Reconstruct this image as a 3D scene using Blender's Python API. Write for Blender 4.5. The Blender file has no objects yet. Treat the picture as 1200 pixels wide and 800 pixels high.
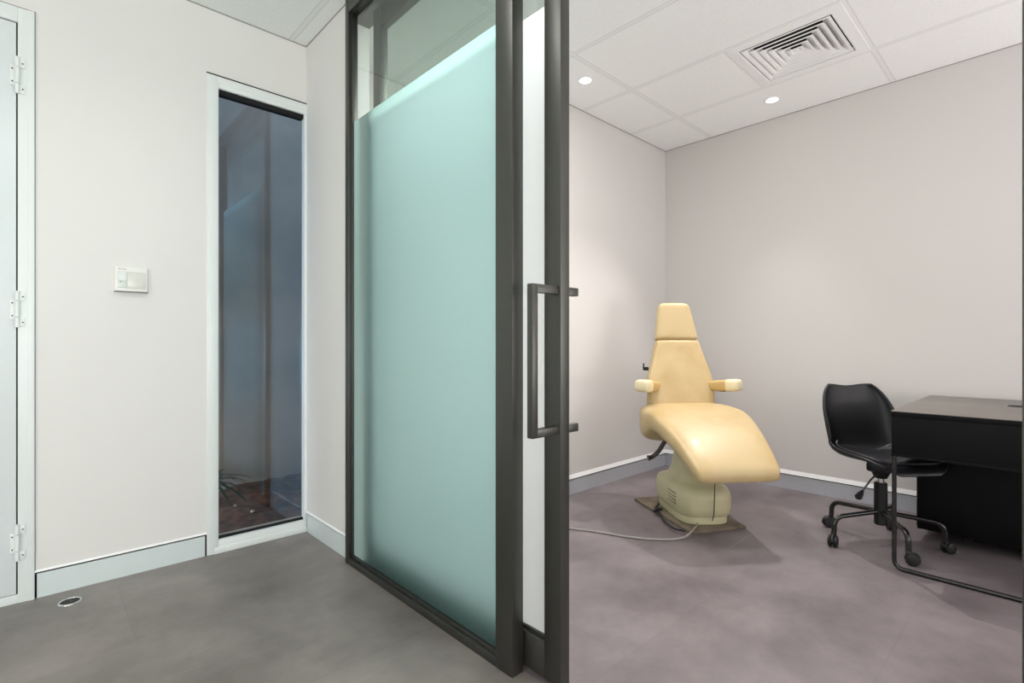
import bpy, bmesh, math, random
from mathutils import Vector, Matrix, noise
random.seed(7)
C = bpy.context.scene.collection
PI = math.pi
SR, CR = 0.7295, 0.684            # camera heading: right=(SR,-CR), forward=(CR,SR)
EYE = 1.05
ZC = 2.72                         # ceiling height
def W(r, f, z=0.0):               # metres right / ahead of the camera foot point -> world
    return Vector((r*SR + f*CR, -r*CR + f*SR, z))
def lin(c):
    c /= 255.0
    return c/12.92 if c <= .04045 else ((c+.055)/1.055)**2.4
def rgb(r, g, b): return (lin(r), lin(g), lin(b), 1.0)

# ------------------------------------------------------------------ materials
def mat(name, col, rough=.5, metal=0.0, spec=.5, bump=None, var=None, coat=0.0):
    m = bpy.data.materials.new(name); m.use_nodes = True
    nt = m.node_tree; b = nt.nodes['Principled BSDF']
    b.inputs['Base Color'].default_value = col
    b.inputs['Roughness'].default_value = rough
    b.inputs['Metallic'].default_value = metal
    b.inputs['Specular IOR Level'].default_value = spec
    b.inputs['Coat Weight'].default_value = coat
    b.inputs['Coat Roughness'].default_value = .15
    if bump or var:
        tc = nt.nodes.new('ShaderNodeTexCoord')
    if bump:                       # (scale, strength)
        n = nt.nodes.new('ShaderNodeTexNoise'); n.inputs['Scale'].default_value = bump[0]; n.inputs['Detail'].default_value = 4
        nt.links.new(tc.outputs['Object'], n.inputs['Vector'])
        bp = nt.nodes.new('ShaderNodeBump'); bp.inputs['Strength'].default_value = bump[1]; bp.inputs['Distance'].default_value = .002
        nt.links.new(n.outputs['Fac'], bp.inputs['Height']); nt.links.new(bp.outputs['Normal'], b.inputs['Normal'])
    if var:                        # (scale, second colour, lo, hi)
        n = nt.nodes.new('ShaderNodeTexNoise'); n.inputs['Scale'].default_value = var[0]; n.inputs['Detail'].default_value = 5
        nt.links.new(tc.outputs['Object'], n.inputs['Vector'])
        r = nt.nodes.new('ShaderNodeMapRange'); r.inputs['From Min'].default_value = var[2]; r.inputs['From Max'].default_value = var[3]
        nt.links.new(n.outputs['Fac'], r.inputs['Value'])
        mx = nt.nodes.new('ShaderNodeMix'); mx.data_type = 'RGBA'
        mx.inputs['A'].default_value = col; mx.inputs['B'].default_value = var[1]
        nt.links.new(r.outputs['Result'], mx.inputs['Factor']); nt.links.new(mx.outputs['Result'], b.inputs['Base Color'])
    return m

def emit(name, col, s):
    m = bpy.data.materials.new(name); m.use_nodes = True
    nt = m.node_tree; nt.nodes.clear()
    e = nt.nodes.new('ShaderNodeEmission'); e.inputs['Color'].default_value = col; e.inputs['Strength'].default_value = s
    o = nt.nodes.new('ShaderNodeOutputMaterial'); nt.links.new(e.outputs[0], o.inputs[0])
    return m

def glass(name, tint, refl, refl_col=(1,1,1,1), ior=1.5):
    """thin pane: tinted see-through plus mirror reflection growing at grazing angles"""
    m = bpy.data.materials.new(name); m.use_nodes = True
    nt = m.node_tree; nt.nodes.clear()
    t = nt.nodes.new('ShaderNodeBsdfTransparent'); t.inputs[0].default_value = tint
    g = nt.nodes.new('ShaderNodeBsdfGlossy'); g.inputs['Color'].default_value = refl_col; g.inputs['Roughness'].default_value = 0.0
    f = nt.nodes.new('ShaderNodeFresnel'); f.inputs['IOR'].default_value = ior
    mu = nt.nodes.new('ShaderNodeMath'); mu.operation = 'MULTIPLY'; mu.inputs[1].default_value = refl; mu.use_clamp = True
    ge = nt.nodes.new('ShaderNodeNewGeometry'); mr = nt.nodes.new('ShaderNodeMapRange')
    mr.inputs['To Min'].default_value = ior; mr.inputs['To Max'].default_value = 1/ior
    nt.links.new(ge.outputs['Backfacing'], mr.inputs['Value']); nt.links.new(mr.outputs[0], f.inputs['IOR'])
    nt.links.new(f.outputs[0], mu.inputs[0])
    mx = nt.nodes.new('ShaderNodeMixShader'); o = nt.nodes.new('ShaderNodeOutputMaterial')
    nt.links.new(mu.outputs[0], mx.inputs[0]); nt.links.new(t.outputs[0], mx.inputs[1]); nt.links.new(g.outputs[0], mx.inputs[2])
    nt.links.new(mx.outputs[0], o.inputs[0])
    return m

def frosted(name, dcol, tcol, rcol, w=(.35,.25), gl=.05):
    """etched pane: diffuse front scatter + translucency + blurred see-through"""
    m = bpy.data.materials.new(name); m.use_nodes = True
    nt = m.node_tree; nt.nodes.clear(); N = nt.nodes.new; L = nt.links.new
    d = N('ShaderNodeBsdfDiffuse'); d.inputs[0].default_value = dcol
    t = N('ShaderNodeBsdfTranslucent'); t.inputs[0].default_value = tcol
    r = N('ShaderNodeBsdfRefraction'); r.inputs['Color'].default_value = rcol; r.inputs['Roughness'].default_value = .8; r.inputs['IOR'].default_value = 1.45
    g = N('ShaderNodeBsdfGlossy'); g.inputs['Roughness'].default_value = .22
    a = N('ShaderNodeMixShader'); a.inputs[0].default_value = w[1]/(w[0]+w[1])
    c = N('ShaderNodeMixShader'); c.inputs[0].default_value = 1-w[0]-w[1]
    b = N('ShaderNodeMixShader'); b.inputs[0].default_value = gl
    o = N('ShaderNodeOutputMaterial')
    L(d.outputs[0], a.inputs[1]); L(t.outputs[0], a.inputs[2])
    L(a.outputs[0], c.inputs[1]); L(r.outputs[0], c.inputs[2])
    L(c.outputs[0], b.inputs[1]); L(g.outputs[0], b.inputs[2]); L(b.outputs[0], o.inputs[0])
    return m

def floor_mat(lo, hi):
    m = bpy.data.materials.new('concrete_look_tile'); m.use_nodes = True
    nt = m.node_tree; b = nt.nodes['Principled BSDF']; N = nt.nodes.new; L = nt.links.new
    tc = N('ShaderNodeTexCoord')
    n1 = N('ShaderNodeTexNoise'); n1.inputs['Scale'].default_value = 2.1; n1.inputs['Detail'].default_value = 6; n1.inputs['Roughness'].default_value = .6; n1.inputs['Distortion'].default_value = .15
    L(tc.outputs['Object'], n1.inputs['Vector'])
    cr = N('ShaderNodeValToRGB'); e = cr.color_ramp.elements
    e[0].position = .3; e[0].color = lo; e[1].position = .72; e[1].color = hi
    L(n1.outputs['Fac'], cr.inputs[0])
    n2 = N('ShaderNodeTexNoise'); n2.inputs['Scale'].default_value = 9; n2.inputs['Detail'].default_value = 8; n2.inputs['Roughness'].default_value = .7
    L(tc.outputs['Object'], n2.inputs['Vector'])
    mr = N('ShaderNodeMapRange'); mr.inputs['From Min'].default_value = .35; mr.inputs['From Max'].default_value = .75
    mr.inputs['To Min'].default_value = .93; mr.inputs['To Max'].default_value = 1.07
    L(n2.outputs['Fac'], mr.inputs['Value'])
    # joints of 1.2 x 0.6 m tiles, laid staggered: each tile a hair lighter or darker, thin joint
    br = N('ShaderNodeTexBrick'); br.inputs['Scale'].default_value = 1.0
    br.inputs['Color1'].default_value = (.95,.95,.95,1); br.inputs['Color2'].default_value = (1.05,1.05,1.05,1); br.inputs['Mortar'].default_value = (.86,.86,.86,1)
    br.inputs['Mortar Size'].default_value = .0025; br.inputs['Mortar Smooth'].default_value = .3
    br.inputs['Brick Width'].default_value = 1.2; br.inputs['Row Height'].default_value = .6
    mp = N('ShaderNodeMapping'); mp.inputs['Location'].default_value = (.33,.21,0)
    L(tc.outputs['Object'], mp.inputs['Vector']); L(mp.outputs[0], br.inputs['Vector'])
    m1 = N('ShaderNodeMix'); m1.data_type = 'RGBA'; m1.blend_type = 'MULTIPLY'; m1.inputs['Factor'].default_value = 1
    L(cr.outputs[0], m1.inputs['A']); L(mr.outputs[0], m1.inputs['B'])
    m2 = N('ShaderNodeMix'); m2.data_type = 'RGBA'; m2.blend_type = 'MULTIPLY'; m2.inputs['Factor'].default_value = .7
    L(m1.outputs['Result'], m2.inputs['A']); L(br.outputs['Color'], m2.inputs['B'])
    # pale drag scuffs
    mp2 = N('ShaderNodeMapping'); mp2.inputs['Rotation'].default_value = (0,0,.75); mp2.inputs['Scale'].default_value = (.7,9,1)
    L(tc.outputs['Object'], mp2.inputs['Vector'])
    n3 = N('ShaderNodeTexNoise'); n3.inputs['Scale'].default_value = 2.2; n3.inputs['Detail'].default_value = 3
    L(mp2.outputs[0], n3.inputs['Vector'])
    sr = N('ShaderNodeMapRange'); sr.inputs['From Min'].default_value = .70; sr.inputs['From Max'].default_value = .78; sr.inputs['To Max'].default_value = .22
    L(n3.outputs['Fac'], sr.inputs['Value'])
    m3 = N('ShaderNodeMix'); m3.data_type = 'RGBA'; m3.inputs['B'].default_value = rgb(185,180,178)
    L(sr.outputs[0], m3.inputs['Factor']); L(m2.outputs['Result'], m3.inputs['A'])
    L(m3.outputs['Result'], b.inputs['Base Color'])
    rr = N('ShaderNodeMapRange'); rr.inputs['To Min'].default_value = .38; rr.inputs['To Max'].default_value = .55
    L(n1.outputs['Fac'], rr.inputs['Value']); L(rr.outputs[0], b.inputs['Roughness'])
    bp = N('ShaderNodeBump'); bp.inputs['Strength'].default_value = .06; bp.inputs['Distance'].default_value = .003
    L(n2.outputs['Fac'], bp.inputs['Height']); L(bp.outputs[0], b.inputs['Normal'])
    return m

def ceiling_mat(name, x0, dx, y0, dy, base, line):
    """lay-in mineral tiles on a T-bar grid"""
    m = bpy.data.materials.new(name); m.use_nodes = True
    nt = m.node_tree; b = nt.nodes['Principled BSDF']; N = nt.nodes.new; L = nt.links.new
    b.inputs['Roughness'].default_value = .85; b.inputs['Specular IOR Level'].default_value = .2
    tc = N('ShaderNodeTexCoord'); sp = N('ShaderNodeSeparateXYZ'); L(tc.outputs['Object'], sp.inputs[0])
    def M(op, a, c=None, clamp=False):
        n = N('ShaderNodeMath'); n.operation = op; n.use_clamp = clamp
        for i, v in enumerate((a, c)):
            if v is None: continue
            if isinstance(v, (int, float)): n.inputs[i].default_value = v
            else: L(v, n.inputs[i])
        return n.outputs[0]
    def dist(axis, o, p):
        t = M('FLOORED_MODULO', M('SUBTRACT', sp.outputs[axis], o - p/2), p)
        return M('ABSOLUTE', M('SUBTRACT', t, p/2))
    d = M('MINIMUM', dist('X', x0, dx), dist('Y', y0, dy))
    bar = M('LESS_THAN', d, .0125)
    edge = M('MULTIPLY', M('LESS_THAN', d, .0155), M('GREATER_THAN', d, .011))  # thin shadow lines beside the T-bars, painted into the tile colour
    n = N('ShaderNodeTexNoise'); n.inputs['Scale'].default_value = 160; n.inputs['Detail'].default_value = 2
    L(tc.outputs['Object'], n.inputs['Vector'])
    sp_ = N('ShaderNodeMapRange'); sp_.inputs['From Min'].default_value = .38; sp_.inputs['From Max'].default_value = .5
    sp_.inputs['To Min'].default_value = .93; L(n.outputs['Fac'], sp_.inputs['Value'])
    a = N('ShaderNodeMix'); a.data_type = 'RGBA'; a.blend_type = 'MULTIPLY'; a.inputs['Factor'].default_value = 1; a.inputs['A'].default_value = base
    L(sp_.outputs[0], a.inputs['B'])
    c1 = N('ShaderNodeMix'); c1.data_type = 'RGBA'; L(bar, c1.inputs['Factor']); L(a.outputs['Result'], c1.inputs['A'])
    c1.inputs['B'].default_value = tuple(v*.93 for v in base[:3]) + (1,)
    c2 = N('ShaderNodeMix'); c2.data_type = 'RGBA'; L(edge, c2.inputs['Factor']); L(c1.outputs['Result'], c2.inputs['A']); c2.inputs['B'].default_value = line
    L(c2.outputs['Result'], b.inputs['Base Color'])
    bp = N('ShaderNodeBump'); bp.inputs['Strength'].default_value = .15; bp.inputs['Distance'].default_value = .001
    L(n.outputs['Fac'], bp.inputs['Height']); L(bp.outputs[0], b.inputs['Normal'])
    return m

M_ = {}
M_['floor'] = floor_mat(rgb(117,110,106), rgb(162,154,149))
M_['floor_room_dimmed'] = floor_mat(rgb(98,89,92), rgb(139,129,132))  # same tile as the corridor, the room's dimmer purplish light put into its colours
M_['wall_c'] = mat('corridor_wall_paint', rgb(226,225,222), .6, bump=(180,.05))
M_['wall_r'] = mat('room_wall_paint', rgb(212,208,205), .6, bump=(180,.05))
M_['ceil_r'] = ceiling_mat('room_ceiling_tiles', 3.478, .6, 1.917, 1.2, rgb(250,250,250), rgb(222,222,222))
M_['ceil_c'] = ceiling_mat('corridor_ceiling_tiles', 1.04, .6, -.4, 1.2, rgb(236,240,236), rgb(212,215,213))
M_['alu'] = mat('pale_anodised_skirting', rgb(216,226,226), .35, metal=.1)
M_['white_paint'] = mat('white_powder_coat', rgb(228,234,233), .35)
M_['frame'] = mat('bronze_grey_metal', rgb(90,90,86), .42, metal=.9, bump=(60,.02))
M_['lip'] = mat('lit_white_lip', rgb(252,252,252), .4)  # white edge, colour brightened for the downlight its slope catches
M_['gap'] = mat('shadow_gap_black', rgb(20,20,20), .9)
M_['gap_soft'] = mat('shadow_line_grey', rgb(150,147,143), .9)
M_['win_glass'] = glass('dark_tinted_window_glass', (.44,.39,.35,1), 4.0, (.32,.60,.92,1))
M_['clear_glass'] = glass('greenish_clear_glass', (.72,.82,.77,1), 1.5)
M_['frost_g'] = frosted('green_frosted_film', rgb(150,208,202), rgb(207,240,237), rgb(207,240,237), (.05,.68))
M_['frost_n'] = frosted('pale_frosted_film', rgb(218,224,224), rgb(230,239,239), rgb(232,239,239), (.05,.74))
M_['vinyl'] = mat('worn_yellow_vinyl', rgb(197,174,130), .42, var=(5, rgb(184,156,106), .45, .75), bump=(70,.06), coat=.04)
M_['vinyl_pale'] = mat('faded_cream_vinyl', rgb(232,217,178), .45, var=(8, rgb(222,200,152), .5, .8))
M_['vinyl_tan'] = mat('tan_vinyl', rgb(196,165,106), .45)
M_['enamel'] = mat('aged_cream_enamel', rgb(205,197,160), .4, var=(6, rgb(190,180,140), .5, .8))
M_['dark_metal'] = mat('dark_grey_metal', rgb(72,70,68), .4, metal=.5)
M_['rubber'] = mat('black_rubber', rgb(28,27,27), .6)
M_['plate'] = mat('stained_board', rgb(128,114,97), .7, var=(9, rgb(88,76,64), .4, .7), bump=(40,.2))
M_['cord'] = mat('grey_pvc_cord', rgb(150,142,138), .5)
M_['black_plastic'] = mat('black_satin_plastic', rgb(18,18,21), .4, spec=.4, bump=(220,.05))
M_['black_pad'] = mat('black_leatherette', rgb(22,22,27), .42, spec=.45, bump=(160,.12))
M_['black_steel'] = mat('black_gloss_steel', rgb(20,19,19), .22, spec=.7)
M_['chrome'] = mat('chrome', rgb(215,215,215), .12, metal=1)
M_['desk_black'] = mat('black_desk_panel', rgb(13,13,14), .6, spec=.15, bump=(120,.06))
M_['desk_top'] = mat('charcoal_desktop', rgb(104,98,92), .35, var=(3, rgb(92,86,81), .4, .7), spec=.6)
M_['switch'] = mat('white_plastic', rgb(236,236,231), .3)
M_['switch_grey'] = mat('pale_grey_screen', rgb(220,220,213), .25)
M_['switch_green'] = mat('pale_green_plastic', rgb(214,224,215), .3)
M_['ink'] = mat('grey_print', rgb(140,140,138), .6)
M_['vent'] = mat('white_vent_enamel', rgb(246,246,246), .45)
M_['plenum'] = mat('dark_duct_lining', rgb(34,34,34), .9)
M_['soil'] = mat('damp_brown_soil', rgb(118,86,66), .95, var=(18, rgb(64,47,38), .35, .65), bump=(30,.8))
M_['concrete'] = mat('weathered_render', rgb(170,172,170), .8, var=(2.5, rgb(146,150,149), .4, .7))
M_['leaf'] = mat('dark_green_leaf', rgb(44,74,36), .5)
M_['stone'] = mat('pale_pebble', rgb(190,186,178), .8)
M_['lamp'] = emit('downlight_lens', (1,.97,.93,1), 9)
M_['door_leaf'] = mat('pale_grey_door_paint', rgb(222,229,230), .3)

# ------------------------------------------------------------------ mesh helpers
def new(): return bmesh.new()
def box(bm, x0, x1, y0, y1, z0, z1, bev=0.0, seg=2):
    r = bmesh.ops.create_cube(bm, size=1.0)
    vs = r['verts']
    for v in vs:
        v.co = Vector(((x0+x1)/2 + v.co.x*(x1-x0), (y0+y1)/2 + v.co.y*(y1-y0), (z0+z1)/2 + v.co.z*(z1-z0)))
    if bev > 0:
        es = list({e for v in vs for e in v.link_edges})
        bmesh.ops.bevel(bm, geom=es, offset=bev, segments=seg, profile=.5, affect='EDGES')
    return bm
def rings(bm, rs, cap=True, closed=True):
    """skin a list of vertex rings"""
    vr = [[bm.verts.new(p) for p in r] for r in rs]
    n = len(rs[0])
    for a, b in zip(vr[:-1], vr[1:]):
        for i in range(n if closed else n-1):
            j = (i+1) % n
            bm.faces.new((a[i], a[j], b[j], b[i]))
    if cap:
        bm.faces.new(list(reversed(vr[0]))); bm.faces.new(vr[-1])
    bmesh.ops.recalc_face_normals(bm, faces=bm.faces[:])
    return bm
def tube(bm, pts, rad, n=10, cap=True):
    pts = [Vector(p) for p in pts]
    rs = []; up = None
    for i, p in enumerate(pts):
        t = (pts[min(i+1, len(pts)-1)] - pts[max(i-1, 0)]).normalized()
        if up is None:
            up = Vector((0,0,1)) if abs(t.z) < .9 else Vector((1,0,0))
        s = t.cross(up).normalized(); up = s.cross(t).normalized()
        rr = rad[i] if isinstance(rad, (list, tuple)) else rad
        rs.append([p + (s*math.cos(2*PI*k/n) + up*math.sin(2*PI*k/n))*rr for k in range(n)])
    return rings(bm, rs, cap)
def smooth_path(pts, sub=8):
    """Catmull-Rom through points"""
    P = [Vector(p) for p in pts]; P = [P[0]*2-P[1]] + P + [P[-1]*2-P[-2]]
    out = []
    for i in range(1, len(P)-2):
        a, b, c, d = P[i-1:i+3]
        for k in range(sub):
            t = k/sub
            out.append(.5*((2*b)+(c-a)*t+(2*a-5*b+4*c-d)*t*t+(3*b-a-3*c+d)*t**3))
    out.append(P[-2]); return out
def fillet(pts, rad, n=6, closed=False):
    P = [Vector(p) for p in pts]; out = []
    N = len(P)
    for i, p in enumerate(P):
        if not closed and i in (0, N-1): out.append(p); continue
        a = (P[i-1]-p); b = (P[(i+1) % N]-p)
        a.normalize(); b.normalize()
        ang = a.angle(b); d = rad/math.tan(ang/2)
        c = p + (a+b).normalized()*(rad/math.sin(ang/2))
        s = p+a*d - c; e = p+b*d - c
        for k in range(n+1):
            t = k/n
            th = s.angle(e)
            out.append(c + (s*math.sin((1-t)*th) + e*math.sin(t*th))/math.sin(th))
    return out
def superell(hw, hh, n=28, p=4.0):
    out = []
    for k in range(n):
        a = 2*PI*k/n; c, s = math.cos(a), math.sin(a)
        out.append((hw*math.copysign(abs(c)**(2/p), c), hh*math.copysign(abs(s)**(2/p), s)))
    return out
def obj(name, bm, m, parent=None, smooth=True, sub=0, solid=0.0, angle=.6):
    me = bpy.data.meshes.new(name); bm.to_mesh(me); bm.free()
    me.materials.append(m)
    o = bpy.data.objects.new(name, me); C.objects.link(o)
    if parent: o.parent = parent
    if smooth:
        me.polygons.foreach_set('use_smooth', [True]*len(me.polygons))
        if not sub and not solid: me.set_sharp_from_angle(angle=angle)
    if solid:
        s = o.modifiers.new('Solidify', 'SOLIDIFY'); s.thickness = solid; s.offset = -1
    if sub:
        s = o.modifiers.new('Subdivision', 'SUBSURF'); s.levels = sub; s.render_levels = sub
    return o
def thing(name, label, cat, loc=(0,0,0), rz=0, group=None):
    o = bpy.data.objects.new(name, None); C.objects.link(o); o.empty_display_size = .1
    o.location = loc; o.rotation_euler = (0,0,rz)
    o['label'] = label; o['category'] = cat
    if group: o['group'] = group
    return o
def tag(o, label, cat, group=None):
    o['label'] = label; o['category'] = cat
    if group: o['group'] = group
    return o
def pane(axis, at, a0, a1, z0, z1):
    """one-sheet pane in a plane of constant x or y"""
    bm = new()
    c = [(a0,z0),(a1,z0),(a1,z1),(a0,z1)]
    bm.faces.new([bm.verts.new((at, a, z) if axis == 'x' else (a, at, z)) for a, z in c])
    return bm
def struct(name, bm, m, parent=None, **k):
    o = obj(name, bm, m, parent, **k)
    if parent is None: o['kind'] = 'structure'
    return o
def boxes(*bs):
    bm = new()
    for b in bs: box(bm, *b)
    return bm

# ------------------------------------------------------------------ room shell
YL = 2.89          # corridor end wall carrying door and window
XS = 1.125         # partition line (return wall, fixed panel)
XP2 = 1.226        # room side of the partition
YI = 2.33          # inner left wall of the consulting room
XB = 4.006         # back wall of the consulting room
XN, YN = -2.4, -2.6
G = .108           # top of the shadow gap

struct('floor', boxes((XN-.2, 1.154, YN-.1, YL+.04, -.1, 0)), M_['floor'], smooth=False)
struct('floor', boxes((1.154, XB+.1, YN-.1, YL+.04, -.1, 0)), M_['floor_room_dimmed'], smooth=False)

# corridor end wall, with door and window openings
DX0, DX1, DZ = -.90, .008, 2.415
WX0, WZ = .632, 2.398
struct('wall_left', boxes(
    (XN, DX0, YL, YL+.12, G, ZC), (DX0, DX1, YL, YL+.12, DZ, ZC),
    (DX1, WX0, YL, YL+.12, G, ZC), (WX0, 2.45, YL, YL+.12, WZ, ZC), (XP2, 2.45, YL, YL+.12, 0, WZ), (XS+.04, XP2, YL, YL+.12, 0, WZ)), M_['wall_c'], smooth=False)
struct('wall_return', boxes((XS, XP2, 2.347, YL, G, ZC)), M_['wall_c'], smooth=False)
struct('wall_inner_left', boxes((2.3, XB+.1, YI, YI+.1, G, ZC), (2.3, 2.4, YI+.1, YL, G, ZC)), M_['wall_r'], smooth=False)
struct('wall_back', boxes((XB, XB+.1, YN, YI+.1, G, ZC)), M_['wall_r'], smooth=False)
struct('wall_partition', boxes((XS, XP2, YN, -.02, G, ZC)), M_['wall_c'], smooth=False)
struct('wall_near', boxes((XN, XB+.1, YN-.1, YN, 0, ZC)), M_['wall_c'], smooth=False)
struct('wall_behind', boxes((XN-.1, XN, YN, YL+.12, 0, ZC)), M_['wall_c'], smooth=False)

# skirtings: pale metal board, black recess above, thin white wall edge painted brighter for caught light
def skirting(side, x0, x1, y0, y1, nx, ny, white=.008, m='alu'):
    """box footprint of the wall above; (nx, ny) points into the room"""
    ax = abs(nx) > 0
    def slab(front, back, z0, z1, trim_ends=0.0):
        if ax:
            xf = x1 if nx > 0 else x0
            a, b = sorted((xf + nx*front, xf - nx*back)); return (a, b, y0+trim_ends, y1-trim_ends, z0, z1)
        yf = y1 if ny > 0 else y0
        a, b = sorted((yf + ny*front, yf - ny*back)); return (x0+trim_ends, x1-trim_ends, a, b, z0, z1)
    s = struct('baseboard_'+side, boxes(slab(.002, .008, 0, .1, .007)), M_[m], smooth=False)
    struct('shadow_gap', boxes(slab(-.012, .06, 0, G)), M_['gap'], s, smooth=False)
    bm = boxes(slab(.007, .01, G, G+white))
    for v in bm.verts:                                   # slope the top of the lip back to the wall
        if v.co.z > G + white*.5:
            if ax and nx*(v.co.x - (x1 if nx > 0 else x0)) > 0: v.co.x = (x1 if nx > 0 else x0)
            if not ax and ny*(v.co.y - (y1 if ny > 0 else y0)) > 0: v.co.y = (y1 if ny > 0 else y0)
    struct('wall_edge_trim', bm, M_['lip'], s, smooth=False)
M_['alu_room'] = mat('grey_metal_skirting', rgb(182,184,191), .35, metal=.1)
skirting('left', DX1, WX0, YL, YL+.1, 0, -1)
skirting('return', XS, XP2, 2.347, YL-.012, -1, 0)
skirting('inner_left', 2.3, XB+.05, YI, YI+.1, 0, -1, .03, 'alu_room')
skirting('alcove', 2.3, 2.4, YI+.012, YL, -1, 0, .03, 'alu_room')
skirting('back', XB, XB+.1, YN, YI+.05, -1, 0, .03, 'alu_room')

# ceilings (the room's has a hole for the air vent)
VX0, VX1, VY0, VY1 = 2.892, 3.464, .731, 1.303
struct('ceiling', boxes((XN, XP2-.02, YN, YL+.1, ZC, ZC+.08)), M_['ceil_c'], smooth=False)
struct('ceiling', boxes((XP2-.02, VX0, YN, YL+.1, ZC, ZC+.08), (VX1, XB+.1, YN, YL, ZC, ZC+.08),
    (VX0, VX1, YN, VY0, ZC, ZC+.08), (VX0, VX1, VY1, YL, ZC, ZC+.08)), M_['ceil_r'], smooth=False)
t = 0.004
struct('shadow_line_1', boxes((2.4, XB, YI-.003, YI, ZC-t, ZC), (XB-.003, XB, YN, YI, ZC-t, ZC)), M_['gap_soft'], smooth=False)  # grey strips painting the shadow line where ceiling meets room walls
struct('shadow_line_2', boxes((XN, XS, YL-.003, YL, ZC-t, ZC), (XS-.003, XS, 2.36, YL, ZC-t, ZC)), M_['gap_soft'], smooth=False)  # same painted shadow line along the corridor ceiling

# ------------------------------------------------------------------ left service door (only its hinge side is in view)
d = thing('door_1', '', ''); del d['label']; del d['category']; d['kind'] = 'structure'
struct('door_frame', boxes((-.042, DX1, YL-.008, YL+.1, 0, DZ, .002), (DX0, -.042, YL-.008, YL+.1, 2.355, DZ, .002),
    (DX0, DX0+.05, YL-.008, YL+.1, 0, 2.355, .002), (-.012, DX1, YL-.012, YL-.004, 0, DZ, .002), (DX0+.05, -.042, YL-.006, YL+.1, 0, .035, .002)), M_['white_paint'], d)
struct('frame_gap', boxes((DX0, DX1+.004, YL-.003, YL+.02, DZ, DZ+.005), (DX1, DX1+.003, YL-.002, YL+.02, .1, DZ)), M_['gap_soft'], d, smooth=False)
struct('door_gap', boxes((-.047, -.041, YL+.004, YL+.05, .035, 2.355), (DX0+.05, -.042, YL+.004, YL+.05, 2.349, 2.356)), M_['gap'], d, smooth=False)
struct('door_leaf', boxes((DX0+.055, -.0465, YL-.004, YL+.036, .038, 2.35, .002)), M_['door_leaf'], d)
for hz in (2.135, 1.19, .246):
    h = bpy.data.objects.new('hinge', None)
    bm = new()
    tube(bm, [(-.0435, YL-.016, hz-.072), (-.0435, YL-.016, hz-.033)], .0072, 14)
    tube(bm, [(-.0435, YL-.016, hz-.031), (-.0435, YL-.016, hz+.034)], .0078, 14)
    tube(bm, [(-.0435, YL-.016, hz+.036), (-.0435, YL-.016, hz+.075)], .0072, 14)
    for s in (-1, 1):
        box(bm, -.037, -.021, YL-.014, YL-.006, hz+s*.052-.017, hz+s*.052+.017, .001)
    box(bm, -.064, -.049, YL-.009, YL-.002, hz-.038, hz+.036, .001)
    for s in (-1, 1): box(bm, -.066, -.05, YL-.0105, YL-.007, hz+s*.032-.008, hz+s*.032+.008, .001)
    ho = obj('hinge', bm, M_['white_paint'], d)
    bm = new()
    for (x, z, y) in ((-.027, hz+.052, YL-.0145), (-.027, hz-.052, YL-.0145), (-.058, hz+.026, YL-.011), (-.058, hz-.026, YL-.011)):
        tube(bm, [(x, y, z), (x, y+.003, z)], .003, 10)
    obj('hinge_screws', bm, M_['dark_metal'], ho)

# ------------------------------------------------------------------ narrow window to the light well
w = bpy.data.objects.new('window_1', None); C.objects.link(w); w['kind'] = 'structure'
GX0, GZ0, GZ1, GX1 = .684, .066, 2.336, 1.112
struct('window_frame', boxes((WX0, GX0, YL-.006, YL+.09, 0, WZ-.004, .0015), (GX0, XS, YL-.006, YL+.09, GZ1, WZ-.004, .0015),
    (GX0, XS, YL-.006, YL+.09, 0, GZ0, .0015), (GX1, XS, YL-.004, YL+.036, GZ0, GZ1), (XS, XS+.04, YL+.001, YL+.036, 0, WZ-.004), (GX0-.02, XS, YL-.012, YL-.002, 0, .03, .002),
    (WX0+.012, GX0-.004, YL-.009, YL-.002, .03, WZ-.012, .001), (GX0-.004, XS, YL-.009, YL-.002, GZ1+.022, WZ-.012, .001)), M_['white_paint'], w)
struct('frame_gap', boxes((WX0, XS, YL-.004, YL+.02, WZ-.004, WZ+.003), (WX0-.004, WX0, YL-.003, YL+.01, 0, .1)), M_['gap'], w, smooth=False)
struct('glazing_bead', boxes((GX0, GX1, YL+.012, YL+.03, GZ0, GZ0+.01), (GX0, GX1, YL+.008, YL+.05, GZ1-.022, GZ1)), M_['gap'], w, smooth=False)
struct('window_pane', pane('y', YL+.03, GX0, GX1, GZ0, GZ1-.004), M_['win_glass'], w, smooth=False)

# light well outside
bm = new()
nx, ny = 60, 30
vs = [[bm.verts.new((-1.4+3.9*i/nx, 3.01+1.12*j/ny,
        -.012 + .05*(noise.noise(Vector((i*.21, j*.21, 3)))) + .018*noise.noise(Vector((i*.8, j*.8, 9))) + .035*(j/ny)**3)) for j in range(ny+1)] for i in range(nx+1)]
for i in range(nx):
    for j in range(ny): bm.faces.new((vs[i][j], vs[i+1][j], vs[i+1][j+1], vs[i][j+1]))
struct('soil_bed', bm, M_['soil'])
struct('wall_outside_and_shades', boxes((-1.5, 2.6, 4.1, 4.2, -.2, 3.5), (-1.5, -1.4, 3.0, 4.1, 1.1, 3.5), (-1.5, 2.6, 2.99, 4.2, 3.4, 3.5), (2.46, 2.56, 3.0, 4.1, -.2, 2.75)), M_['concrete'], smooth=False)  # unseen roof and left screen added to keep the upper well dark

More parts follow.
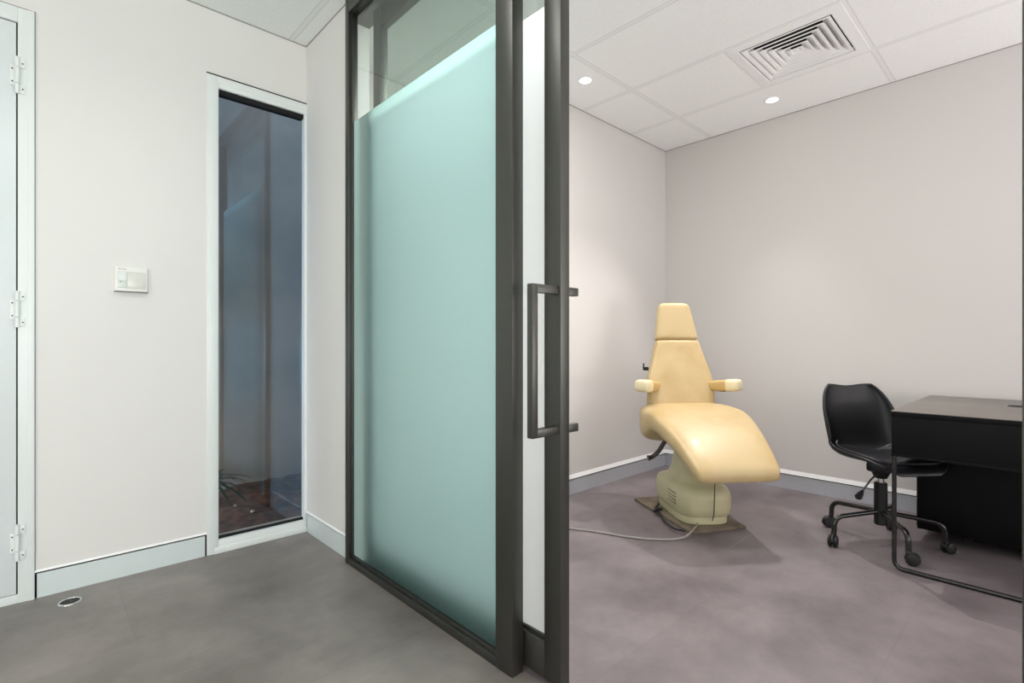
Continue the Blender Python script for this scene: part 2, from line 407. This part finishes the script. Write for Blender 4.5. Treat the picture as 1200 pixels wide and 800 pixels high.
# strappy plant
bm = new()
pr = random.Random(3)
for k in range(34):
    a = 2*PI*k/34*2.6 + pr.uniform(-.3,.3); L_ = pr.uniform(.17,.29); el = pr.uniform(.25,1.35)
    rs = []
    for q in range(9):
        u = q/8
        rad = L_*math.cos(el)*u + .03*u; z = .06 + L_*math.sin(el)*u - .19*L_/.28*u*u*(1.3-.6*math.sin(el))
        c = Vector((math.cos(a)*rad, math.sin(a)*rad, z+.05))
        side = Vector((-math.sin(a), math.cos(a), 0))*(.017*(1-u)**.6*(.5+u) + .0008)
        rs.append([c-side, c+Vector((0,0,-.002)), c+side])
    rings(bm, rs, cap=False, closed=False)
p = thing('strappy_plant', 'dark green strappy plant growing in the soil behind the narrow window', 'plant', (.865, 3.86, .0))
obj('leaves', bm, M_['leaf'], p)
bm = new(); tube(bm, [(0,0,-.05), (.004,0,.05), (0,0,.12)], [.016,.014,.008]); obj('stem', bm, M_['plate'], p)
for (px, py, r_, lab) in ((.955, 3.62, .011, 'small pale pebble lying on dark soil, nearer the plant'), (1.0, 3.42, .013, 'small pale pebble lying on dark soil, nearer the window glass')):
    bm = new(); bmesh.ops.create_icosphere(bm, subdivisions=2, radius=r_)
    for v in bm.verts: v.co.z *= .65; v.co *= 1+.2*noise.noise(v.co*90)
    o = obj('pebble', bm, M_['stone']); o.location = (px, py, .012); tag(o, lab, 'pebble', 'pebbles on the soil')

# ------------------------------------------------------------------ thermostat-like wall control
p = thing('wall_control', 'white rectangular wall control unit with small screen beside the narrow window', 'wall control', (.329, YL, 1.342))
bm = new(); box(bm, -.062, .062, -.008, 0, -.056, .058, .002); obj('back_plate', bm, M_['switch'], p)
bm = new(); box(bm, -.060, .060, -.020, -.008, -.054, .056, .004); obj('housing', bm, M_['switch'], p)
bm = new(); box(bm, -.062, .062, -.022, -.0005, -.0585, -.054, .001); obj('housing_edge', bm, M_['ink'], p)
bm = new(); box(bm, -.050, .052, -.0208, -.019, -.040, .034, .0008); obj('screen_surround', bm, mat('control_surround', rgb(208,209,203), .4), p)
bm = new(); box(bm, -.014, .050, -.022, -.0195, -.037, .031, .001); obj('cover_panel', bm, M_['switch_grey'], p)
bm = new(); box(bm, -.048, -.018, -.0225, -.0195, -.006, .031, .001); obj('upper_button', bm, M_['white_paint'], p)
bm = new(); box(bm, -.048, -.018, -.0222, -.0195, -.038, -.0075, .001); obj('lower_button', bm, M_['switch_green'], p)
bm = new(); box(bm, -.043, -.038, -.0228, -.022, -.016, -.011); obj('indicator', bm, M_['ink'], p)
bm = new()
for k, wd in enumerate((.006, .003, .005, .004)): box(bm, -.047+k*.0078, -.047+k*.0078+wd, -.0204, -.0199, .043, .0465)
obj('printed_marking', bm, M_['ink'], p)

# ------------------------------------------------------------------ round fitting let into the corridor floor
p = thing('floor_fitting', 'small round dark recessed fitting with thin pale rim in corridor floor', 'floor fitting', (.113, 2.755, 0))
bm = new()
prof = [(.031,.0005),(.033,.004),(.036,.0042),(.0385,.002),(.039,.0003)]
rings(bm, [[Vector((r*math.cos(2*PI*k/40), r*math.sin(2*PI*k/40), z)) for k in range(40)] for r, z in prof], cap=False); obj('rim', bm, M_['chrome'], p)
bm = new(); tube(bm, [(0,0,.0003),(0,0,.0012)], .0325, 32); obj('dark_cup', bm, M_['rubber'], p)
bm = new(); tube(bm, [(.004,-.006,.0012),(.004,-.006,.004)], .006, 14); obj('screw', bm, M_['dark_metal'], p)

# ------------------------------------------------------------------ fixed glazed panel (partition)
FX0, FX1 = 1.10, 1.148
FY0, FY1 = 1.172, 2.347
w = bpy.data.objects.new('window_2', None); C.objects.link(w); w['kind'] = 'structure'
FH = 2.63
bm = boxes((FX0, FX1, FY0, FY0+.08, 0, ZC, .0015), (FX0, FX1, FY1-.034, FY1, 0, ZC, .0015), (FX0, FX1, FY0+.08, FY1-.034, 0, .032, .0015),
    (FX0, FX1, FY0+.08, FY1-.034, FH, ZC, .0015), (FX0+.012, FX1-.006, FY1-.044, FY1-.03, .03, FH, .001), (FX0+.012, FX1-.006, FY0+.07, FY1-.04, .03, .043, .001))
struct('panel_frame', bm, M_['frame'], w)
GXF = 1.124
FZ = 2.112
struct('clear_pane', pane('x', GXF, FY0+.07, FY1-.03, FZ, FH+.01), M_['clear_glass'], w, smooth=False)
struct('frosted_pane', pane('x', GXF, FY0+.07, FY1-.03, .03, FZ), M_['frost_g'], w, smooth=False)

# header over opening and track
struct('trim_3', boxes((FX1, XP2, -.02, FY1, 2.618, ZC), (FX0, FX1, -.02, FY0, 2.618, ZC)), M_['frame'], smooth=False)
# receiving jamb at the right side of the opening
struct('trim_4', boxes((FX0, XP2, -.02, .0375, 0, 2.618, .002)), M_['frame'])

# ------------------------------------------------------------------ sliding door, pushed open behind the panel
SX0, SX1, SY0, SY1 = 1.16, 1.20, 1.023, 2.182
d = bpy.data.objects.new('door_2', None); C.objects.link(d); d['kind'] = 'structure'
struct('stile', boxes((SX0, SX1, SY0, SY0+.068, .012, 2.6, .0015)), M_['frame'], d)
struct('stile', boxes((SX0, SX1, SY1-.062, SY1, .012, 2.6, .0015)), M_['frame'], d)
struct('bottom_rail', boxes((SX0+.001, SX1-.001, SY0+.068, SY1-.062, .012, .125, .0015), (SX0+.012, SX1-.012, SY0+.06, SY1-.05, .12, .137)), M_['frame'], d)
struct('top_rail', boxes((SX0+.001, SX1-.001, SY0+.068, SY1-.062, 2.503, 2.6, .0015)), M_['frame'], d)
struct('clear_pane', pane('x', 1.18, SY0+.06, SY1-.055, FZ+.003, 2.51), M_['clear_glass'], d, smooth=False)
struct('frosted_pane', pane('x', 1.18, SY0+.06, SY1-.055, .125, FZ+.003), M_['frost_n'], d, smooth=False)
# square-section pull handle on the corridor side, its mounting stubs showing on the room side
bm = new(); y0, y1 = 1.030, 1.0525; out = SX0 - .1135
box(bm, out, out+.0225, y0, y1, .777, 1.225, .0012)
for z in (.777, 1.200): box(bm, out+.02, SX0, y0, y1, z, z+.025, .001)
obj('pull_handle', bm, M_['frame'], d)
for z in (.777, 1.200):
    bm = new(); box(bm, SX1-.001, 1.252, y0, y1, z, z+.025, .001); obj('handle_mount', bm, M_['frame'], d)

# ------------------------------------------------------------------ air vent in the ceiling
p = thing('ceiling_vent', 'white square ceiling air vent with concentric louvres', 'air vent', ((VX0+VX1)/2, (VY0+VY1)/2, ZC))
hs = (VX1-VX0)/2; o_ = .232
def sq(h, z): return [Vector((-h,-h,z)), Vector((h,-h,z)), Vector((h,h,z)), Vector((-h,h,z))]
bm = new(); rings(bm, [sq(hs+.004, .004), sq(hs+.004, -.004), sq(o_+.006, -.007), sq(o_, -.004), sq(o_, .02)], cap=False); obj('face_plate', bm, M_['vent'], p, smooth=False)
for k in range(6):
    h = o_ - .006 - k*.037
    bm = new()
    rings(bm, [sq(h, -.004), sq(max(h-.015,.004), -.0035), sq(max(h-.050,.002), .017)], cap=False)
    obj('louvre', bm, M_['vent'], p, smooth=False)
bm = new(); box(bm, -.014, .014, -.014, .014, .0, .012, .002); obj('centre_cap', bm, M_['vent'], p)
bm = new(); rings(bm, [sq(o_+.002, .018), sq(o_+.002, .14), sq(.001, .14)], cap=False); obj('duct_box', bm, M_['plenum'], p, smooth=False)

# ------------------------------------------------------------------ downlights
def downlight(x, y, label, power, zc=ZC, group='recessed downlights', size=.02, spot=92, tilt=(0,0,0)):
    p = thing('downlight', label, 'ceiling light', (x, y, zc), 0, group)
    bm = new()
    prof = [(.047,.0),(.047,-.003),(.043,-.0045),(.037,-.003),(.036,.0)]
    rings(bm, [[Vector((r*math.cos(2*PI*k/40), r*math.sin(2*PI*k/40), z)) for k in range(40)] for r, z in prof], cap=False)
    obj('trim_ring', bm, M_['vent'], p)
    bm = new(); tube(bm, [(0,0,-.001),(0,0,-.0024)], .0365, 32); obj('lens', bm, M_['lamp'], p)
    l = bpy.data.lights.new('downlight_beam', 'SPOT'); l.energy = power; l.spot_size = math.radians(spot); l.spot_blend = .75
    l.shadow_soft_size = size; l.color = (1,.95,.92)
    lo = bpy.data.objects.new('beam', l); C.objects.link(lo); lo.parent = p; lo.location = (0,0,-.03); lo.rotation_euler = tilt
    return p
downlight(2.557, 2.048, 'round glowing downlight in room ceiling near the sliding door', 50, tilt=(math.radians(-24),math.radians(4),0))
downlight(3.695, 1.338, 'round glowing downlight in room ceiling between air vent and back wall', 115, tilt=(0,math.radians(25),0))
def beam(x, y, power, col=(1,.95,.92), z=ZC-.03, spot=112, soft=.02):
    l = bpy.data.lights.new('beam', 'SPOT'); l.energy = power; l.spot_size = math.radians(spot); l.spot_blend = .75
    l.shadow_soft_size = soft; l.color = col
    lo = bpy.data.objects.new('beam', l); C.objects.link(lo); lo.location = (x, y, z)
beam(.45, 1.45, 12, (1,1,1), spot=165, soft=.05); beam(-.9, 1.6, 8, (1,1,1), spot=165, soft=.05)
def area(x, y, z, sx, sy, power, rot=(0,0,0), col=(1,1,1)):
    l = bpy.data.lights.new('soft_light', 'AREA'); l.shape = 'RECTANGLE'; l.size = sx; l.size_y = sy; l.energy = power; l.color = col
    lo = bpy.data.objects.new('soft_light', l); C.objects.link(lo); lo.location = (x, y, z); lo.rotation_euler = rot
    return lo
area(1.86, 1.5, ZC-.012, .42, .42, 23, (0,0,0), (1,.98,.97))     # unseen fill lamp added behind the glass to brighten the frosted panes
# large unseen fill lamps added at the far ends to lift ceilings and walls
area(2.7, YN+.05, 1.15, 2.2, 1.9, 104, (math.radians(146),0,0), (1,.975,.985))
area(-.8, YN+.05, 1.15, 2.6, 2.0, 122, (math.radians(100),0,0), (1,1,1))
area(XN+.05, .2, 1.3, 1.6, 1.8, 32, (math.radians(90),0,math.radians(-90)), (1,1,1))

area(-.9, 3.55, .55, .9, .5, 75, (math.radians(42),0,math.radians(-90)), (.95,.98,1))      # unseen lamp added in the light well to brighten soil and plant
# ------------------------------------------------------------------ podiatry chair
CH = W(1.14, 3.16)
yaw = math.atan2(-CR, SR) + math.radians(5)*1.0      # local x = camera right, local -y = towards camera
chair = thing('podiatry_chair', 'worn yellow vinyl podiatry treatment chair on cream pedestal', 'treatment chair', (CH.x, CH.y, 0), yaw)
def loft(secs, n=36, p=4.5):
    """secs: (s forward, ztop, thick, halfwidth[, p]) -> rings in vertical planes"""
    rs = []
    for sec in secs:
        s, zt, th, hw = sec[:4]; pp = sec[4] if len(sec) > 4 else p
        rs.append([Vector((a, -s, zt - th/2 + b)) for a, b in superell(hw, th/2, n, pp)])
    return rs
def interp(secs, m=4):
    P = smooth_path([Vector((a,b,c)) for a,b,c,_ in secs], m); Q = smooth_path([Vector((x[3],0,0)) for x in secs], m)
    return [(a.x, a.y, max(a.z,.004), max(b.x,.004)) for a, b in zip(P, Q)]
secs = [(-.235,.60,.05,.19),(-.225,.63,.11,.235),(-.19,.662,.175,.275),(-.11,.672,.222,.300),(-.04,.670,.222,.308),(.03,.664,.180,.308),(.085,.652,.132,.302),
        (.2,.618,.120,.287),(.34,.560,.112,.263),(.46,.493,.104,.242),(.53,.446,.096,.229),(.562,.418,.072,.217),(.574,.395,.034,.20)]
bm = new(); rings(bm, loft(interp(secs), p=5.0))
for v in bm.verts: v.co.x -= .02 + .014*max(0, -v.co.y)/.57
obj('seat_cushion', bm, M_['vinyl'], chair, angle=1.2)

def slab(rows, thick, p=5.0, n=36):
    """rows: (s, z, halfwidth, thickscale): rounded slab standing up, leaning back"""
    rs = []
    for i, (s, z, hw, k) in enumerate(rows):
        a = rows[max(i-1,0)]; b = rows[min(i+1,len(rows)-1)]
        t = Vector((0, -(b[0]-a[0]), b[1]-a[1])).normalized()
        nrm = Vector((0, -t.z, t.y))
        rs.append([Vector((x, -s, z)) + nrm*y for x, y in superell(hw, thick*k/2, n, p)])
    return rs
def lerp_rows(rows, m=5):
    P = smooth_path([Vector((a,b,c)) for a,b,c,_ in rows], m); Q = smooth_path([Vector((x[3],0,0)) for x in rows], m)
    return [(a.x, a.y, max(a.z,.004), max(b.x,.05)) for a, b in zip(P, Q)]
rows = [(-.165,.60,.20,.5),(-.170,.62,.215,.9),(-.185,.665,.221,1.0),(-.205,.74,.222,1.0),(-.228,.82,.216,1.0),(-.255,.90,.194,1.0),(-.285,.985,.168,1.0),(-.303,1.042,.152,1.0),(-.310,1.062,.146,.85),(-.313,1.071,.135,.45)]
bm = rings(new(), slab(lerp_rows(rows), .085))
for v in bm.verts: v.co.x -= .026*max(0, 1-(v.co.z-.6)/.45)
back = obj('backrest', bm, M_['vinyl'], chair, angle=1.2)
rows = [(-.312,1.072,.130,.45),(-.315,1.081,.142,.85),(-.320,1.10,.144,1.0),(-.335,1.17,.132,1.0),(-.352,1.25,.116,1.0),(-.362,1.30,.106,.95),(-.367,1.318,.094,.75),(-.370,1.328,.070,.4)]
head = obj('headrest', rings(new(), slab(lerp_rows(rows), .075)), M_['vinyl'], chair, angle=1.2)
bm = new(); box(bm, -.05, .05, .335, .36, .88, 1.2, .006); obj('headrest_bracket', bm, M_['dark_metal'], head)
bm = new(); box(bm, -.21, .21, .225, .26, .60, .80, .01); obj('back_frame', bm, M_['enamel'], back)
bm = new(); tube(bm, [(-.20,.30,.885),(-.232,.30,.885)], .012, 12); tube(bm, [(-.232,.30,.885),(-.235,.285,.92)], .005, 8); obj('release_knob', bm, M_['rubber'], back)
# arm pads, splayed outwards
for s in (-1, 1):
    a0 = Vector((s*.185, .205, .775)); a1 = Vector((s*.335-.012*(1+s), .055, .790))
    dr = (a1-a0).normalized(); sd = Vector((dr.y, -dr.x, 0)).normalized(); up = sd.cross(dr).normalized()
    if up.z < 0: up = -up
    def arm(pairs):
        rs = []
        for u, hw, hh in pairs:
            c = a0 + (a1-a0)*u
            rs.append([c + sd*x + up*y for x, y in superell(hw, hh, 24, 3.6)])
        return rs
    ar = obj('armrest', rings(new(), arm([(-.1,.028,.024),(0,.036,.030),(.3,.041,.036),(.62,.043,.037)])), M_['vinyl_tan'], chair, angle=1.2)
    obj('arm_pad_tip', rings(new(), arm([(.60,.045,.038),(.64,.049,.040),(.85,.050,.040),(.97,.046,.036),(1.0,.036,.027),(1.01,.02,.014)])), M_['vinyl_pale'], ar, angle=1.2)
    ar2 = new(); tube(ar2, [Vector((s*.13,.24,.755)), a0+Vector((0,0,-.02)), a0.lerp(a1,.5)+Vector((0,0,-.03))], .012, 10); obj('arm_bracket', ar2, M_['dark_metal'], ar)
# pedestal: bottom skirt, swollen body, concave neck
def vloft(rows, cx, cy, p=4.0, n=44):
    return [[Vector((cx+x, cy+y, z)) for x, y in superell(hx, hy, n, p)] for z, hx, hy in rows]
bx, by = -.035, .0
rows = [(.0185,.142,.235),(.022,.146,.24),(.062,.149,.242),(.066,.147,.24)]
base = obj('pedestal_skirt', rings(new(), vloft(rows, bx, by)), M_['enamel'], chair)
rows = [(.066,.153,.25),(.07,.158,.255),(.11,.162,.262),(.16,.164,.264),(.192,.160,.258),(.214,.150,.240),(.228,.130,.205),(.240,.108,.172),(.28,.094,.142),(.35,.084,.122),(.43,.08,.112),(.49,.08,.108)]
body = obj('pedestal_body', rings(new(), vloft(rows, bx, by)), M_['enamel'], chair, angle=1.0)
bm = new()
for k in range(4): box(bm, bx-.1655, bx-.16, by-.15, by-.04, .115+k*.02, .1175+k*.02)
obj('cooling_slots', bm, M_['plate'], body)
# tilt mechanism and foot lever under the seat
bm = new(); box(bm, -.15, .12, -.10, .16, .43, .49, .01); tube(bm, smooth_path([(-.16,-.02,.432),(-.10,-.16,.415),(0,-.25,.40),(.05,-.33,.372)]), .012, 8)
obj('tilt_mechanism', bm, M_['dark_metal'], chair)
bm = new(); tube(bm, smooth_path([(-.12,.05,.47),(-.16,.09,.44),(-.20,.11,.37),(-.235,.12,.335),(-.265,.12,.325)]), [.014]*30+[.018]*3, 10); obj('lever', bm, M_['dark_metal'], chair)
# thin cable hanging down the front of the pedestal
bm = new(); tube(bm, smooth_path([(-.035,-.36,.385),(-.03,-.30,.30),(-.028,-.285,.20),(-.026,-.274,.10),(-.03,-.262,.05)]), .003, 6); obj('hanging_cable', bm, M_['dark_metal'], chair)

# stained board under the pedestal
A_, B_, C_ = Vector((2.979,1.927,0)), Vector((2.618,1.401,0)), Vector((2.932,1.231,0))
ctr = (A_+C_)/2; ang = math.atan2((C_-B_).y, (C_-B_).x)
bd = new(); box(bd, -.18, .18, -.319, .319, 0, .018, .003)
bo = obj('base_board', bd, M_['plate']); bo.location = (ctr.x, ctr.y, 0); bo.rotation_euler = (0,0,ang)
tag(bo, 'stained brown board lying under the yellow chair pedestal', 'board')

def floor_pt(px, py, z=0.0):
    f = 600*(EYE-z)/(py-403); return W((px-600)/600*f, f, z)
# power cord across the floor
bm = new()
pts = [floor_pt(820,609,.03)] + [floor_pt(814,619,.026), floor_pt(806,626.5,.024), floor_pt(800,630,.008)] + [floor_pt(a,b,.006) for a,b in ((785,632),(760,631.5),(730,628),(700,623),(669,619),(640,617),(600,622))]
tube(bm, smooth_path(pts, 6), .0055, 8)
cord = thing('power_cord', 'grey power cord trailing across the floor from the yellow chair', 'cord')
obj('cable', bm, M_['cord'], cord)
bm = new(); tube(bm, [pts[0]+Vector((0,0,-.005)), pts[0]+Vector((0,0,.02))], .009, 10); obj('plug', bm, M_['rubber'], cord)
bm = new(); tube(bm, smooth_path([floor_pt(772,590,.04), floor_pt(768,596,.03), floor_pt(774,602,.028), floor_pt(780,611,.024), floor_pt(790,619,.022), floor_pt(803,622,.022)]), .006, 8)
tube(bm, smooth_path([floor_pt(776,596,.03), floor_pt(766,599,.026), floor_pt(772,594,.05)]), .006, 8)
o = obj('cable_loop', bm, M_['rubber']); o.parent = chair; o.matrix_parent_inverse = (Matrix.Translation(chair.location) @ Matrix.Rotation(yaw, 4, 'Z')).inverted()

# ------------------------------------------------------------------ office chair
HUB = Vector((3.266, .64, 0))
oc = thing('office_chair', 'black moulded swivel office chair on castors tucked beside the desk', 'office chair', HUB)
h2 = W(.05, -1); FA = math.atan2(h2.y, h2.x)          # facing direction
def oc_pt(fw, lat, z):                                   # forward / to sitter's left / up
    return Vector((math.cos(FA)*fw - math.sin(FA)*lat, math.sin(FA)*fw + math.cos(FA)*lat, z))
prof = [(.236,.414,.095,.0),(.234,.425,.125,.0),(.21,.444,.178,.006),(.14,.450,.206,.02),(.05,.441,.216,.035),(-.05,.432,.218,.052),(-.12,.438,.216,.068),(-.172,.468,.214,.082),
        (-.203,.53,.214,.09),(-.222,.60,.214,.086),(-.238,.67,.207,.072),(-.252,.74,.188,.055),(-.262,.79,.160,.04),(-.268,.822,.128,.03)]
def shell(profile, shrink=0.0, lift=0.0, notch=.012, nv=17):
    P = smooth_path([Vector((a,b,0)) for a,b,_,_ in profile], 3); Q = smooth_path([Vector((c,e,0)) for _,_,c,e in profile], 3)
    rs = []
    for i, (p_, q_) in enumerate(zip(P, Q)):
        a = P[max(i-1,0)]; b = P[min(i+1,len(P)-1)]; t = (b-a).normalized(); nrm = Vector((t.y, -t.x, 0))  # (fw, z) normal into the sitter
        if nrm.y < -.2: nrm = -nrm
        if abs(nrm.y) < .5 and nrm.x < 0: nrm = -nrm
        row = []
        for k in range(nv):
            v = -1 + 2*k/(nv-1); c = abs(v)
            w_ = (q_.x - shrink)*math.sin(v*PI/2*.92)/math.sin(PI/2*.92)
            cup = q_.y*(c**2.4)*1.25
            fw, z = p_.x + nrm.x*(cup+lift), p_.y + nrm.y*(cup+lift)
            if i > len(P)-5:
                z -= notch*math.exp(-(v*2.6)**2)*(1 - (len(P)-1-i)/4)
            row.append(oc_pt(fw, w_, z))
        rs.append(row)
    return rs
bm = new(); rings(bm, shell(prof), cap=False, closed=False)
sh = obj('seat_shell', bm, M_['black_plastic'], oc, sub=1, solid=.016)
sp_ = [(.205,.443,.115,.0),(.18,.449,.17,.008),(.12,.450,.19,.016),(.03,.441,.196,.03),(-.05,.434,.196,.042),(-.11,.438,.186,.052),(-.145,.452,.172,.06)]
bm = new(); rings(bm, shell(sp_, lift=.014), cap=False, closed=False)
obj('seat_pad', bm, M_['black_pad'], oc, sub=1, solid=.014)
bm = new(); bmm = [oc_pt(a, b, z) for a, b, z in ()]
box(bm, -.055, .055, -.055, .055, .38, .43, .012); tube(bm, [(0,0,.345),(0,0,.38)], [.028,.045], 18); obj('tilt_plate', bm, M_['black_plastic'], oc)
bm = new(); tube(bm, [(0,0,.315),(0,0,.35)], .0155, 18); obj('gas_piston', bm, M_['chrome'], oc)
bm = new(); tube(bm, [(0,0,.10),(0,0,.105),(0,0,.318),(0,0,.322)], [.026,.030,.030,.026], 22); obj('column_sleeve', bm, M_['black_plastic'], oc)
# height lever, towards image left
lv = [W(-.03,-.03,.385), W(-.08,-.04,.345), W(-.142,-.06,.285)]
bm = new(); tube(bm, lv, .0045, 8); lo_ = obj('height_lever', bm, M_['black_steel'], oc)
bm = new(); dv = (lv[2]-lv[1]).normalized(); tube(bm, [lv[2]-dv*.012, lv[2]+dv*.012, lv[2]+dv*.032, lv[2]+dv*.042], [.007,.015,.018,.010], 12); obj('lever_knob', bm, M_['black_plastic'], lo_)
for k in range(5):
    a = math.radians(-1 + 72*k); ca, sa = math.cos(a), math.sin(a)
    R_ = .262
    path = fillet([(ca*.02, sa*.02, .168), (ca*R_, sa*R_, .148), (ca*(R_+.004), sa*(R_+.004), .055)], .05, 8)
    bm = new(); tube(bm, path, .0125, 12); lg = obj('leg', bm, M_['black_steel'], oc)
    bm = new()
    cx, cy = ca*(R_+.006), sa*(R_+.006)
    sw = a + (1.1 if k % 2 else .7); wx, wy = math.cos(sw), math.sin(sw)      # castor trailing direction
    ctr_ = Vector((cx+wx*.014, cy+wy*.014, .028)); ax_ = Vector((-wy, wx, 0))
    for s in (-1, 1):
        tube(bm, [ctr_+ax_*s*.005, ctr_+ax_*s*.007, ctr_+ax_*s*.018, ctr_+ax_*s*.022], [.022,.028,.028,.021], 20)
    cs = obj('castor', bm, M_['rubber'], lg)
    bm = new(); tube(bm, [(cx,cy,.04),(cx,cy,.066)], .012, 12)
    rs = []
    for q in range(9):
        th = -.3 + (PI+.3)*q/8
        c = ctr_ + Vector((wx,wy,0))*math.cos(th)*.032 + Vector((0,0,1))*math.sin(th)*.032
        rs.append([c-ax_*.012, c+ax_*.012])
    rings(bm, rs, cap=False, closed=False)
    obj('castor_hood', bm, M_['black_plastic'], cs, solid=.004)

# ------------------------------------------------------------------ desk and drawer unit
DX, DE, DY0, DY1 = 2.919, 3.975, -.085, .533
dk = thing('desk', 'black desk with charcoal top and loop rod legs against the back wall', 'desk', ((DX+DE)/2, (DY0+DY1)/2, 0))
cx, cy = (DX+DE)/2, (DY0+DY1)/2; hx, hy = (DE-DX)/2, (DY1-DY0)/2
bm = new(); box(bm, -hx, hx, -hy, hy, .718, .74, .0015); top = obj('desktop', bm, M_['desk_top'], dk)
bm = new(); box(bm, -hx-.0006, hx+.0006, -hy-.0006, hy+.0006, .7165, .7375, .001); obj('top_edge_band', bm, M_['desk_black'], top)
bm = new(); box(bm, -hx+.002, hx-.002, -hy+.002, hy-.002, .540, .7165, .002); box(bm, -hx, hx, -hy, hy, .530, .541, .001); obj('apron_box', bm, M_['desk_black'], dk)
gx, gy = 3.57-cx, .14-cy
bm = new(); rings(bm, [[Vector((gx+r*math.cos(2*PI*k/30), gy+r*math.sin(2*PI*k/30), z)) for k in range(30)] for r, z in ((.034,.7402),(.033,.743),(.028,.743),(.027,.7402))], cap=False)
tube(bm, [(gx,gy,.7402),(gx,gy,.741)], .0275, 24); obj('cable_grommet', bm, M_['rubber'], top)
for x in (-hx+.011, hx-.02):
    bm = new(); tube(bm, fillet([(x, hy-.011, .535), (x, hy-.011, .0105), (x, -hy+.011, .0105), (x, -hy+.011, .535)], .035, 8), .0095, 14)
    obj('leg_loop', bm, M_['black_steel'], dk)
bm = new(); box(bm, -.245, .245, -.295, .299, .06, .528, .003); pd = obj('drawer_cabinet', bm, M_['desk_black'], dk); pd.location = (3.72-cx, .22-cy, 0)
for k in range(3):
    bm = new(); box(bm, -.235, .235, .2985, .3025, .07+k*.152, .215+k*.152, .002); obj('drawer', bm, M_['desk_black'], pd)
for sx in (-1,1):
    for sy in (-1,1):
        bm = new(); tube(bm, [(sx*.06, sy*.1, 0), (sx*.06, sy*.1, .061)], .02, 14); obj('foot', bm, M_['rubber'], pd)

# ------------------------------------------------------------------ world, camera
wd = bpy.data.worlds.new('World'); bpy.context.scene.world = wd; wd.use_nodes = True
bg = wd.node_tree.nodes['Background']; bg.inputs[0].default_value = (.62,.78,1,1); bg.inputs[1].default_value = 4.0
cam = bpy.data.cameras.new('Camera'); cam.lens = 18; cam.sensor_width = 36; cam.shift_y = .0025; cam.clip_start = .02
co = bpy.data.objects.new('Camera', cam); C.objects.link(co)
co.location = (0,0,EYE); co.rotation_euler = (PI/2, 0, math.atan2(SR, CR) - PI/2)
sc = bpy.context.scene; sc.camera = co
sc.view_settings.view_transform = 'Standard'; sc.view_settings.look = 'None'
sc.view_settings.exposure = 0.0
sc.cycles.use_denoising = True
sc.cycles.max_bounces = 14; sc.cycles.diffuse_bounces = 8; sc.cycles.transparent_max_bounces = 16; sc.cycles.transmission_bounces = 10
sc.cycles.sample_clamp_indirect = 6
